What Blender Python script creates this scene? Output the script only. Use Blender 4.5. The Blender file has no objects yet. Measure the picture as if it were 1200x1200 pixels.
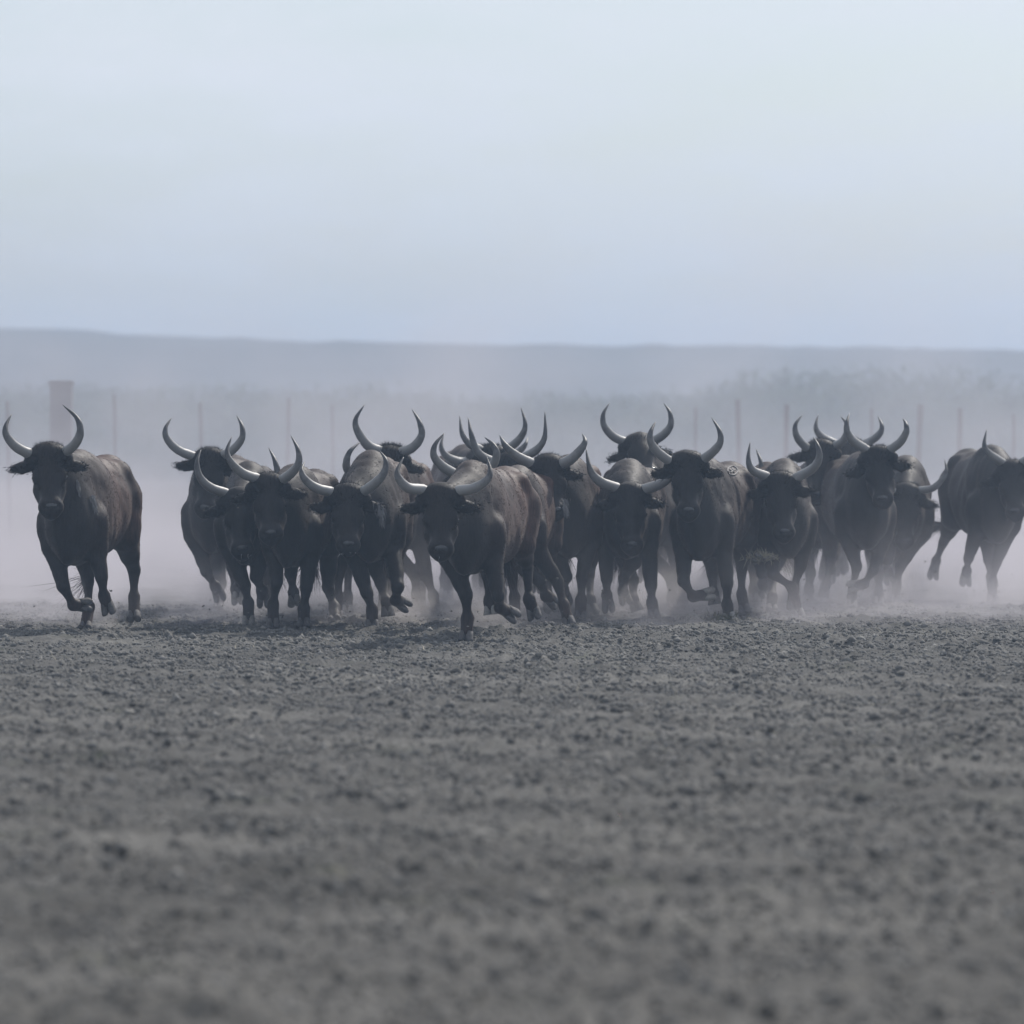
import bpy, math, random
import numpy as np
from mathutils import Vector, Matrix

sc = bpy.context.scene
COL = sc.collection
F = 6600.0          # focal length in photo pixels (photo is 1200 px wide)
HC = 1.32           # camera height
HY = 520.0          # horizon row

# ------------------------------------------------------------------ camera
cam_d = bpy.data.cameras.new('camera')
cam = bpy.data.objects.new('camera', cam_d)
COL.objects.link(cam)
cam.location = (0, 0, HC)
cam.rotation_euler = (math.radians(90), 0, 0)
cam_d.sensor_width = 36
cam_d.lens = F / 1200 * 36
cam_d.shift_y = (HY - 600) / 1200
cam_d.clip_start = 0.5
cam_d.clip_end = 6000
cam_d.dof.use_dof = True
cam_d.dof.focus_distance = 39.0
cam_d.dof.aperture_fstop = 3.2
sc.camera = cam

# ------------------------------------------------------------------ world, sun, exposure
SUN_EL, SUN_AZ = math.radians(40), math.radians(30)   # azimuth from +Y towards +X (behind the herd, to the right)
w = bpy.data.worlds.new('World'); sc.world = w; w.use_nodes = True
nt = w.node_tree; nt.nodes.clear()
out = nt.nodes.new('ShaderNodeOutputWorld'); bg = nt.nodes.new('ShaderNodeBackground')
sky = nt.nodes.new('ShaderNodeTexSky'); sky.sky_type = 'NISHITA'; sky.sun_disc = False
sky.sun_elevation = SUN_EL; sky.sun_rotation = SUN_AZ
sky.dust_density = 1.5; sky.air_density = 1.0; sky.altitude = 0; sky.ozone_density = 3.5
# thin uneven high cloud over the clear-sky colour
wt = nt.nodes.new('ShaderNodeTexCoord'); wm = nt.nodes.new('ShaderNodeMapping'); wm.inputs['Scale'].default_value = (9, 9, 34)
wn = nt.nodes.new('ShaderNodeTexNoise'); wn.inputs['Scale'].default_value = 1.6; wn.inputs['Detail'].default_value = 7; wn.inputs['Roughness'].default_value = 0.6
wr = nt.nodes.new('ShaderNodeMapRange'); wr.inputs[1].default_value = 0.35; wr.inputs[2].default_value = 0.68; wr.inputs[3].default_value = 0.25; wr.inputs[4].default_value = 0.9
wx = nt.nodes.new('ShaderNodeMix'); wx.data_type = 'RGBA'; wx.inputs[7].default_value = (8.2, 8.3, 8.6, 1)
nt.links.new(wt.outputs['Generated'], wm.inputs[0]); nt.links.new(wm.outputs[0], wn.inputs['Vector']); nt.links.new(wn.outputs[0], wr.inputs[0])
nt.links.new(wr.outputs[0], wx.inputs[0]); nt.links.new(sky.outputs[0], wx.inputs[6])
nt.links.new(wx.outputs[2], bg.inputs[0]); bg.inputs[1].default_value = 0.11
nt.links.new(bg.outputs[0], out.inputs[0])
sd = bpy.data.lights.new('sun', 'SUN'); sun = bpy.data.objects.new('sun', sd); COL.objects.link(sun)
sd.energy = 4.0; sd.angle = math.radians(0.6); sd.color = (1.0, 0.95, 0.88)
sdir = Vector((math.sin(SUN_AZ) * math.cos(SUN_EL), math.cos(SUN_AZ) * math.cos(SUN_EL), math.sin(SUN_EL)))
sun.rotation_euler = sdir.to_track_quat('Z', 'Y').to_euler()
sun.location = sdir * 60
sc.view_settings.view_transform = 'Standard'; sc.view_settings.look = 'None'
sc.view_settings.exposure = 0.0; sc.view_settings.gamma = 1.0
sc.cycles.volume_bounces = 2
sc.cycles.max_bounces = 8
sc.cycles.volume_step_rate = 0.6
sc.cycles.use_denoising = True

# ------------------------------------------------------------------ helpers
def P(px, py, D):
    return np.array([(px - 600) * D / F, D, HC - (py - HY) * D / F])
def ground_y(D): return HY + HC * F / D

def tag(o, label=None, cat=None, group=None, kind=None):
    if label: o['label'] = label
    if cat: o['category'] = cat
    if group: o['group'] = group
    if kind: o['kind'] = kind
    return o
def empty(name, loc):
    o = bpy.data.objects.new(name, None); COL.objects.link(o); o.location = loc
    o.empty_display_size = 0.2
    return o
def meshobj(name, V, Fc, mat, parent=None, loc=None, smooth=True, attrs=None):
    """V (n,3); Fc an (m,k) int array (k constant) or a list of arrays"""
    me = bpy.data.meshes.new(name)
    V = np.asarray(V, dtype=np.float32)
    if isinstance(Fc, np.ndarray): Fc = [Fc]
    Fc = [np.asarray(f, dtype=np.int32) for f in Fc if len(f)]
    me.vertices.add(len(V)); me.vertices.foreach_set('co', V.ravel())
    nl = sum(f.size for f in Fc); npoly = sum(len(f) for f in Fc)
    me.loops.add(nl); me.loops.foreach_set('vertex_index', np.concatenate([f.ravel() for f in Fc]))
    me.polygons.add(npoly)
    starts = []; s = 0
    for f in Fc:
        starts.append(s + np.arange(len(f)) * f.shape[1]); s += f.size
    me.polygons.foreach_set('loop_start', np.concatenate(starts).astype(np.int32))
    if attrs:
        for k, a in attrs.items():
            at = me.attributes.new(k, 'FLOAT', 'POINT'); at.data.foreach_set('value', np.asarray(a, dtype=np.float32))
    me.update(calc_edges=True)
    me.validate()
    if smooth: me.polygons.foreach_set('use_smooth', np.ones(len(me.polygons), dtype=bool))
    me.materials.append(mat)
    o = bpy.data.objects.new(name, me); COL.objects.link(o)
    if parent is not None: o.parent = parent
    if loc is not None: o.location = loc
    return o

# ------------------------------------------------------------------ materials
def mat(name):
    m = bpy.data.materials.new(name); m.use_nodes = True
    n = m.node_tree; n.nodes.clear()
    o = n.nodes.new('ShaderNodeOutputMaterial')
    return m, n, o
def node(n, t, **kw):
    x = n.nodes.new(t)
    for k, v in kw.items():
        if k in x.inputs.keys(): x.inputs[k].default_value = v
        else: setattr(x, k, v)
    return x
def ramp(n, src, stops):
    r = n.nodes.new('ShaderNodeValToRGB')
    while len(r.color_ramp.elements) < len(stops): r.color_ramp.elements.new(0.5)
    for e, (p, c) in zip(r.color_ramp.elements, stops):
        e.position = p; e.color = (*c, 1) if len(c) == 3 else c
    n.links.new(src, r.inputs[0]); return r

def noise(n, scale, detail=4, vec=None, rough=0.55):
    x = node(n, 'ShaderNodeTexNoise', Scale=scale, Detail=detail, Roughness=rough)
    if vec is not None: n.links.new(vec, x.inputs['Vector'])
    return x

def coat_colour(n):
    at = n.nodes.new('ShaderNodeAttribute'); at.attribute_name = 'brown'
    mx = node(n, 'ShaderNodeMix', data_type='RGBA')
    n.links.new(at.outputs['Fac'], mx.inputs[0])
    mx.inputs[6].default_value = (0.0095, 0.009, 0.0095, 1)
    mx.inputs[7].default_value = (0.074, 0.036, 0.026, 1)
    return mx.outputs[2]

def m_hide():
    m, n, o = mat('bull_hide')
    b = node(n, 'ShaderNodeBsdfPrincipled', Roughness=0.62)
    b.inputs['Specular IOR Level'].default_value = 0.2
    b.inputs['Sheen Weight'].default_value = 0.12; b.inputs['Sheen Roughness'].default_value = 0.4
    b.inputs['Sheen Tint'].default_value = (0.7, 0.6, 0.55, 1)
    tc = n.nodes.new('ShaderNodeTexCoord')
    mp = n.nodes.new('ShaderNodeMapping'); mp.inputs['Scale'].default_value = (110, 60, 13)
    n.links.new(tc.outputs['Object'], mp.inputs[0])
    nz = noise(n, 1.0, 5, mp.outputs[0], 0.65)
    big = noise(n, 7.0, 4, tc.outputs['Object'])
    c = coat_colour(n)
    r = ramp(n, nz.outputs[0], [(0.3, (0.45, 0.45, 0.45)), (0.7, (1.8, 1.7, 1.65))])
    mu = node(n, 'ShaderNodeMix', data_type='RGBA', blend_type='MULTIPLY'); mu.inputs[0].default_value = 1
    n.links.new(c, mu.inputs[6]); n.links.new(r.outputs[0], mu.inputs[7])
    # dried mud / dust caught in the coat
    dr = ramp(n, big.outputs[0], [(0.55, (0, 0, 0)), (0.8, (0.10, 0.10, 0.10))])
    md = node(n, 'ShaderNodeMix', data_type='RGBA')
    n.links.new(dr.outputs[0], md.inputs[0]); n.links.new(mu.outputs[2], md.inputs[6])
    md.inputs[7].default_value = (0.07, 0.062, 0.060, 1)
    n.links.new(md.outputs[2], b.inputs['Base Color'])
    bp = node(n, 'ShaderNodeBump', Strength=0.22, Distance=0.005)
    n.links.new(nz.outputs[0], bp.inputs['Height'])
    bp2 = node(n, 'ShaderNodeBump', Strength=0.08, Distance=0.015)
    n.links.new(big.outputs[0], bp2.inputs['Height']); n.links.new(bp.outputs[0], bp2.inputs['Normal'])
    n.links.new(bp2.outputs[0], b.inputs['Normal'])
    n.links.new(b.outputs[0], o.inputs[0]); return m
def m_hair():
    m, n, o = mat('bull_hair')
    c = coat_colour(n)
    b = node(n, 'ShaderNodeBsdfPrincipled', Roughness=0.6)
    b.inputs['Specular IOR Level'].default_value = 0.2
    t = n.nodes.new('ShaderNodeBsdfTranslucent')
    g = node(n, 'ShaderNodeMix', data_type='RGBA', blend_type='ADD'); g.inputs[0].default_value = 1
    g.inputs[7].default_value = (0.004, 0.002, 0.0015, 1)
    n.links.new(c, g.inputs[6])
    n.links.new(c, b.inputs['Base Color']); n.links.new(g.outputs[2], t.inputs[0])
    mx = n.nodes.new('ShaderNodeMixShader'); mx.inputs[0].default_value = 0.35
    n.links.new(b.outputs[0], mx.inputs[1]); n.links.new(t.outputs[0], mx.inputs[2])
    n.links.new(mx.outputs[0], o.inputs[0]); return m
def m_horn():
    m, n, o = mat('horn_keratin')
    at = n.nodes.new('ShaderNodeAttribute'); at.attribute_name = 'along'
    tc = n.nodes.new('ShaderNodeTexCoord')
    nz = noise(n, 30, 4, tc.outputs['Object'])
    ad = node(n, 'ShaderNodeMath', operation='MULTIPLY_ADD'); ad.inputs[1].default_value = 0.25
    n.links.new(nz.outputs[0], ad.inputs[0]); n.links.new(at.outputs['Fac'], ad.inputs[2])
    r = ramp(n, ad.outputs[0], [(0.08, (0.07, 0.065, 0.06)), (0.35, (0.29, 0.285, 0.28)), (0.62, (0.22, 0.215, 0.21)), (0.88, (0.03, 0.03, 0.033))])
    b = node(n, 'ShaderNodeBsdfPrincipled', Roughness=0.5)
    n.links.new(r.outputs[0], b.inputs['Base Color'])
    wv = noise(n, 55, 5, tc.outputs['Object'], .7)
    bp = node(n, 'ShaderNodeBump', Strength=0.35, Distance=0.004)
    n.links.new(wv.outputs[0], bp.inputs['Height']); n.links.new(bp.outputs[0], b.inputs['Normal'])
    n.links.new(b.outputs[0], o.inputs[0]); return m
def m_simple(name, col, rough=0.6, var=0.3, scale=20, bump=0.3, dist=0.01, spec=0.4):
    m, n, o = mat(name)
    tc = n.nodes.new('ShaderNodeTexCoord')
    nz = noise(n, scale, 5, tc.outputs['Object'])
    lo = tuple(c * (1 - var) for c in col); hi = tuple(c * (1 + var) for c in col)
    r = ramp(n, nz.outputs[0], [(0.3, lo), (0.7, hi)])
    b = node(n, 'ShaderNodeBsdfPrincipled', Roughness=rough)
    b.inputs['Specular IOR Level'].default_value = spec
    n.links.new(r.outputs[0], b.inputs['Base Color'])
    bp = node(n, 'ShaderNodeBump', Strength=bump, Distance=dist)
    n.links.new(nz.outputs[0], bp.inputs['Height']); n.links.new(bp.outputs[0], b.inputs['Normal'])
    n.links.new(b.outputs[0], o.inputs[0]); return m
def m_ground():
    m, n, o = mat('dry_earth')
    tc = n.nodes.new('ShaderNodeTexCoord')
    a = noise(n, 0.5, 5, tc.outputs['Object']); b_ = noise(n, 14, 6, tc.outputs['Object'], 0.7); c = noise(n, 90, 3, tc.outputs['Object'])
    r1 = ramp(n, a.outputs[0], [(0.3, (0.075, 0.073, 0.068)), (0.52, (0.118, 0.115, 0.108)), (0.72, (0.17, 0.165, 0.152))])
    r2 = ramp(n, b_.outputs[0], [(0.3, (0.5, 0.5, 0.5)), (0.7, (1.35, 1.35, 1.35))])
    mu = node(n, 'ShaderNodeMix', data_type='RGBA', blend_type='MULTIPLY'); mu.inputs[0].default_value = 1
    n.links.new(r1.outputs[0], mu.inputs[6]); n.links.new(r2.outputs[0], mu.inputs[7])
    # thin green weeds in places
    g = noise(n, 1.3, 4, tc.outputs['Object'])
    gr = ramp(n, g.outputs[0], [(0.6, (0, 0, 0)), (0.75, (0.4, 0.4, 0.4))])
    mg = node(n, 'ShaderNodeMix', data_type='RGBA'); n.links.new(gr.outputs[0], mg.inputs[0])
    n.links.new(mu.outputs[2], mg.inputs[6]); mg.inputs[7].default_value = (0.07, 0.085, 0.045, 1)
    s = node(n, 'ShaderNodeBsdfPrincipled', Roughness=0.9); s.inputs['Specular IOR Level'].default_value = 0.15
    n.links.new(mg.outputs[2], s.inputs['Base Color'])
    b1 = node(n, 'ShaderNodeBump', Strength=0.8, Distance=0.03); n.links.new(b_.outputs[0], b1.inputs['Height'])
    b2 = node(n, 'ShaderNodeBump', Strength=0.7, Distance=0.008); n.links.new(c.outputs[0], b2.inputs['Height']); n.links.new(b1.outputs[0], b2.inputs['Normal'])
    n.links.new(b2.outputs[0], s.inputs['Normal'])
    n.links.new(s.outputs[0], o.inputs[0]); return m
M = dict(hide=m_hide(), hair=m_hair(), horn=m_horn(), ground=m_ground(),
         hoof=m_simple('hoof_keratin', (0.09, 0.085, 0.085), 0.8, 0.5, 40, 0.3, 0.004),
         palehoof=m_simple('worn_hoof', (0.24, 0.23, 0.215), 0.8, 0.25, 40, 0.3, 0.004),
         eye=m_simple('bull_eye', (0.01, 0.008, 0.008), 0.08, 0.1, 5, 0, 0.001, 0.8),
         nose=m_simple('wet_nose', (0.022, 0.022, 0.025), 0.22, 0.3, 60, 0.4, 0.004, 0.6),
         clod=m_simple('soil_clod', (0.165, 0.16, 0.15), 0.95, 0.6, 4, 0.4, 0.01, 0.15),
         straw=m_simple('dry_straw', (0.42, 0.38, 0.28), 0.8, 0.3, 9, 0.1, 0.002),
         grass=m_simple('tufted_grass', (0.10, 0.10, 0.06), 0.8, 0.4, 9, 0.1, 0.002),
         foam=m_simple('muzzle_foam', (0.45, 0.45, 0.45), 0.4, 0.1, 9, 0.0, 0.002),
         post=m_simple('weathered_wood', (0.025, 0.028, 0.036), 0.85, 0.35, 6, 0.5, 0.01),
         concrete=m_simple('weathered_concrete', (0.085, 0.088, 0.10), 0.9, 0.25, 5, 0.5, 0.01),
         reed=m_simple('reed_leaf', (0.05, 0.105, 0.04), 0.8, 0.5, 0.6, 0.1, 0.01),
         hill=m_simple('wooded_hill', (0.035, 0.05, 0.055), 0.95, 0.4, 0.05, 0.6, 2.0),
         palehair=m_simple('pale_hair_streak', (0.22, 0.215, 0.22), 0.6, 0.3, 30, 0.1, 0.002),
         brand=m_simple('branded_hide', (0.14, 0.13, 0.125), 0.6, 0.2, 40, 0.3, 0.003))

# ------------------------------------------------------------------ ground
rng = np.random.default_rng(7)
def fbm(x, y, seed, octs=5, s0=1.0):
    r = np.random.default_rng(seed); v = np.zeros_like(x); a = 1.0; s = s0
    for _ in range(octs):
        for k in range(4):
            th = r.uniform(0, 2 * np.pi); ph = r.uniform(0, 2 * np.pi)
            v += a * 0.35 * np.sin((x * np.cos(th) + y * np.sin(th)) * s * 2 * np.pi + ph + 1.3 * np.sin(0.37 * s * (x - y) * np.cos(ph) + th))
        a *= 0.55; s *= 2.05
    return v
def gz(x, y):
    return 0.010 * fbm(x, y, 3, 4, 0.35) * np.clip((y - 4) / 6, 0, 1)
rows = np.concatenate([np.arange(-20, 9, 2.0), np.arange(9, 52, 0.07), 52 * 1.035 ** np.arange(0, 87)])
t = np.linspace(-1, 1, 321)
R_, T_ = np.meshgrid(rows, t, indexing='ij')
wid = np.maximum(R_, 0) * 0.55 + 14
GX = np.sign(T_) * (0.17 * np.abs(T_) + 0.83 * np.abs(T_) ** 4) * wid * 1.0
GZ = gz(GX, R_)
near = np.clip((56 - R_) / 10, 0, 1) * np.clip((R_ - 8) / 2, 0, 1)
GZ = GZ + near * 0.009 * rng.standard_normal(GZ.shape)
for _ in range(1100):          # hoof prints and scuffs
    py_ = math.sqrt(rng.uniform(11 ** 2, 46 ** 2)); px_ = rng.uniform(-1, 1) * (py_ * .098 + .6); rr_ = rng.uniform(.06, .13)
    i0, i1 = np.searchsorted(rows, [py_ - .4, py_ + .4]); sub = slice(i0, i1)
    d2 = ((GX[sub] - px_) ** 2 + ((R_[sub] - py_) * .8) ** 2) / rr_ ** 2
    GZ[sub] += rr_ * .32 * (-np.exp(-d2) + .55 * np.exp(-(np.sqrt(d2) - 1.5) ** 2 * 5))
GV = np.stack([GX, R_, GZ], -1).reshape(-1, 3)
nr, ncol = GX.shape
ii = (np.arange(nr - 1)[:, None] * ncol + np.arange(ncol - 1)[None, :]).ravel()
GF = np.stack([ii, ii + 1, ii + ncol + 1, ii + ncol], -1)
tag(meshobj('ground', GV, GF, M['ground']), kind='structure')
YMAX = rows[-1]

# ------------------------------------------------------------------ clods
def octs(cent, size, r):
    """jittered lumps: 6 verts, 8 faces each"""
    n = len(cent)
    base = np.array([[1, 0, 0], [-1, 0, 0], [0, 1, 0], [0, -1, 0], [0, 0, 1], [0, 0, -1]], float)
    V = base[None] * size[:, None, None] * r.uniform(0.6, 1.3, (n, 6, 1)) + r.normal(0, 0.18, (n, 6, 3)) * size[:, None, None]
    V[:, :, 2] *= 0.75
    th = r.uniform(0, 6.28, n); c, s = np.cos(th)[:, None], np.sin(th)[:, None]
    x = V[:, :, 0] * c - V[:, :, 1] * s; y = V[:, :, 0] * s + V[:, :, 1] * c
    V[:, :, 0] = x; V[:, :, 1] = y
    V += cent[:, None, :]
    f = np.array([[0, 2, 4], [2, 1, 4], [1, 3, 4], [3, 0, 4], [2, 0, 5], [1, 2, 5], [3, 1, 5], [0, 3, 5]])
    Fc = (f[None] + (np.arange(n) * 6)[:, None, None]).reshape(-1, 3)
    return V.reshape(-1, 3), Fc
N = 520000
D_ = np.sqrt(rng.uniform(10.5 ** 2, 46 ** 2, N)); X_ = rng.uniform(-1, 1, N) * (D_ * 0.098 + 1.4)
clump = fbm(X_, D_, 11, 4, 0.8)
keep = clump + rng.uniform(-0.8, 0.8, N) > -0.25
D_, X_ = D_[keep], X_[keep]
S_ = np.clip(0.0062 * np.exp(rng.normal(0, 0.55, len(D_))), 0.0025, 0.034)
tt_ = np.linspace(-1, 1, 2001); gt_ = np.sign(tt_) * (0.17 * np.abs(tt_) + 0.83 * np.abs(tt_) ** 4)
ci = (np.interp(X_ / (D_ * 0.55 + 14), gt_, tt_) + 1) * 160
ri = np.interp(D_, rows, np.arange(len(rows)))
r0 = ri.astype(int); q0 = ci.astype(int); fr = ri - r0; fq = ci - q0
ZG = (GZ[r0, q0] * (1 - fr) * (1 - fq) + GZ[r0 + 1, q0] * fr * (1 - fq) + GZ[r0, q0 + 1] * (1 - fr) * fq + GZ[r0 + 1, q0 + 1] * fr * fq)
V, Fc = octs(np.stack([X_, D_, ZG + S_ * 0.35], -1), S_, rng)
tag(meshobj('soil_clods', V, Fc, M['clod'], smooth=False), 'loose grey clods of dry trampled earth over the ground', 'soil', kind='stuff')

# ------------------------------------------------------------------ surface nets
def surface_nets(v, org, h):
    s = v < 0
    nx, ny, nz = v.shape
    c = np.zeros((nx - 1, ny - 1, nz - 1), np.uint8)
    for a in (0, 1):
        for b in (0, 1):
            for d in (0, 1):
                c += s[a:nx - 1 + a, b:ny - 1 + b, d:nz - 1 + d]
    act = (c > 0) & (c < 8)
    I, J, K = np.nonzero(act)
    idx = -np.ones(act.shape, np.int64); idx[I, J, K] = np.arange(len(I))
    pos = np.zeros((len(I), 3)); cnt = np.zeros(len(I))
    corners = [(a, b, d) for a in (0, 1) for b in (0, 1) for d in (0, 1)]
    for p in corners:
        for ax in range(3):
            if p[ax] == 1: continue
            q = list(p); q[ax] = 1
            va = v[I + p[0], J + p[1], K + p[2]]; vb = v[I + q[0], J + q[1], K + q[2]]
            m = (va < 0) != (vb < 0)
            t = np.where(m, va / np.where(m, va - vb, 1), 0)
            pt = np.tile(np.array(p, float), (len(I), 1)); pt[:, ax] += t
            pos[m] += pt[m]; cnt[m] += 1
    pos /= cnt[:, None]
    V = (pos + np.stack([I, J, K], -1)) * h + org
    faces = []
    for ax in range(3):
        o1, o2 = [(1, 2), (2, 0), (0, 1)][ax]
        sl_a = [slice(None)] * 3; sl_b = [slice(None)] * 3
        sl_a[ax] = slice(0, -1); sl_b[ax] = slice(1, None)
        A = s[tuple(sl_a)]; B = s[tuple(sl_b)]
        E = np.nonzero(A != B)
        E = np.stack(E, -1)
        ok = (E[:, o1] > 0) & (E[:, o2] > 0) & (E[:, o1] < v.shape[o1] - 1) & (E[:, o2] < v.shape[o2] - 1)
        E = E[ok]
        inside = A[E[:, 0], E[:, 1], E[:, 2]]
        def cell(d1, d2):
            Q = E.copy(); Q[:, o1] -= d1; Q[:, o2] -= d2
            return idx[Q[:, 0], Q[:, 1], Q[:, 2]]
        q = np.stack([cell(1, 1), cell(0, 1), cell(0, 0), cell(1, 0)], -1)
        q[~inside] = q[~inside][:, ::-1]
        faces.append(q)
    Fc = np.concatenate(faces)
    Fc = Fc[(Fc >= 0).all(1)]
    return V, Fc

class Field:
    def __init__(s, lo, hi, h):
        s.h = h; s.org = np.array(lo, float)
        n = np.ceil((np.array(hi) - s.org) / h).astype(int) + 1
        s.v = np.full(n, 0.5, np.float32)
        s.ax = [s.org[i] + h * np.arange(n[i]) for i in range(3)]
    def prim(s, a, b, ra, rb, k=0.04, kx=1.0, lat=None, sub=False):
        """tapered capsule a-b; widths across the unit vector lat are scaled by kx"""
        a = np.array(a, float); b = np.array(b, float)
        rm = max(ra, rb) * max(1, kx) + k + s.h * 2
        lo = np.minimum(a, b) - rm; hi = np.maximum(a, b) + rm
        sl = []
        for i in range(3):
            i0 = max(0, int((lo[i] - s.org[i]) / s.h)); i1 = min(s.v.shape[i], int((hi[i] - s.org[i]) / s.h) + 2)
            if i1 <= i0: return
            sl.append(slice(i0, i1))
        X, Y, Z = np.meshgrid(s.ax[0][sl[0]], s.ax[1][sl[1]], s.ax[2][sl[2]], indexing='ij')
        p = np.stack([X, Y, Z], -1) - a
        ab = b - a
        if kx != 1.0:
            L = np.array(lat, float); f = (1 / kx - 1)
            p = p + (p @ L)[..., None] * L * f
            ab = ab + (ab @ L) * L * f
        l2 = ab @ ab
        t = np.clip(p @ ab / l2, 0, 1) if l2 > 1e-9 else np.zeros(p.shape[:-1])
        d = np.linalg.norm(p - t[..., None] * ab, axis=-1) - (ra + (rb - ra) * t)
        if kx < 1: d = d * (0.5 + 0.5 * kx)
        cur = s.v[tuple(sl)]
        if sub:
            d = -d
            hh = np.clip(0.5 - 0.5 * (cur - d) / k, 0, 1)
            s.v[tuple(sl)] = cur * (1 - hh) + d * hh + k * hh * (1 - hh)
        else:
            hh = np.clip(0.5 + 0.5 * (cur - d) / k, 0, 1)
            s.v[tuple(sl)] = cur * (1 - hh) + d * hh - k * hh * (1 - hh)

def catmull(pts, n):
    pts = np.array(pts, float)
    p = np.vstack([2 * pts[0] - pts[1], pts, 2 * pts[-1] - pts[-2]])
    out = []
    m = len(pts) - 1
    for u in np.linspace(0, m - 1e-6, n):
        i = int(u); t = u - i
        a, b, c, d = p[i], p[i + 1], p[i + 2], p[i + 3]
        out.append(0.5 * (2 * b + (c - a) * t + (2 * a - 5 * b + 4 * c - d) * t * t + (3 * b - a - 3 * c + d) * t ** 3))
    return np.array(out)
def tube(path, rad, ns=10):
    path = np.array(path); n = len(path)
    T = np.gradient(path, axis=0); T /= np.linalg.norm(T, axis=1)[:, None]
    ref = np.array([0.13, 1.0, 0.21]); ref /= np.linalg.norm(ref)
    U = ref - (T @ ref)[:, None] * T; U /= np.linalg.norm(U, axis=1)[:, None]
    W = np.cross(T, U)
    a = np.linspace(0, 2 * np.pi, ns, endpoint=False)
    V = path[:, None] + np.asarray(rad)[:, None, None] * (np.cos(a)[None, :, None] * U[:, None] + np.sin(a)[None, :, None] * W[:, None])
    i = np.arange(n - 1)[:, None] * ns; j = np.arange(ns)[None]; j2 = (j + 1) % ns
    Fq = np.stack([i + j, i + j2, i + ns + j2, i + ns + j], -1).reshape(-1, 4)
    V = V.reshape(-1, 3)
    V = np.vstack([V, path[:1], path[-1:]])
    c0, c1 = n * ns, n * ns + 1
    jj = np.arange(ns); k2 = (jj + 1) % ns
    Ft = np.vstack([np.stack([np.full(ns, c0), k2, jj], -1), np.stack([np.full(ns, c1), (n - 1) * ns + jj, (n - 1) * ns + k2], -1)])
    return V, Fq, Ft
def blades(root, dirs, length, width, r, bend=None):
    """thin tapered two-segment hairs"""
    n = len(root)
    side = np.cross(dirs, r.normal(size=(n, 3))); side /= np.linalg.norm(side, axis=1)[:, None] + 1e-9
    L = length[:, None]; W = width[:, None]
    b = np.zeros((n, 3)) if bend is None else bend
    m = root + dirs * L * 0.55 + b * L * 0.12; tip = root + dirs * L + b * L * 0.5
    V = np.stack([root - side * W, root + side * W, m - side * W * 0.7, m + side * W * 0.7, tip], 1)
    k = (np.arange(n) * 5)[:, None]
    Q = np.array([[0, 1, 3, 2]]) + k; T = np.array([[2, 3, 4]]) + k
    return V.reshape(-1, 3), Q, T

def uvsphere(c, r, n=10):
    th = np.linspace(0, np.pi, n); path = np.array([[c[0], c[1], c[2] + r * math.cos(x)] for x in np.linspace(0.05, np.pi - 0.05, n)])
    return tube(path, r * np.sin(np.linspace(0.05, np.pi - 0.05, n)), 12)

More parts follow.
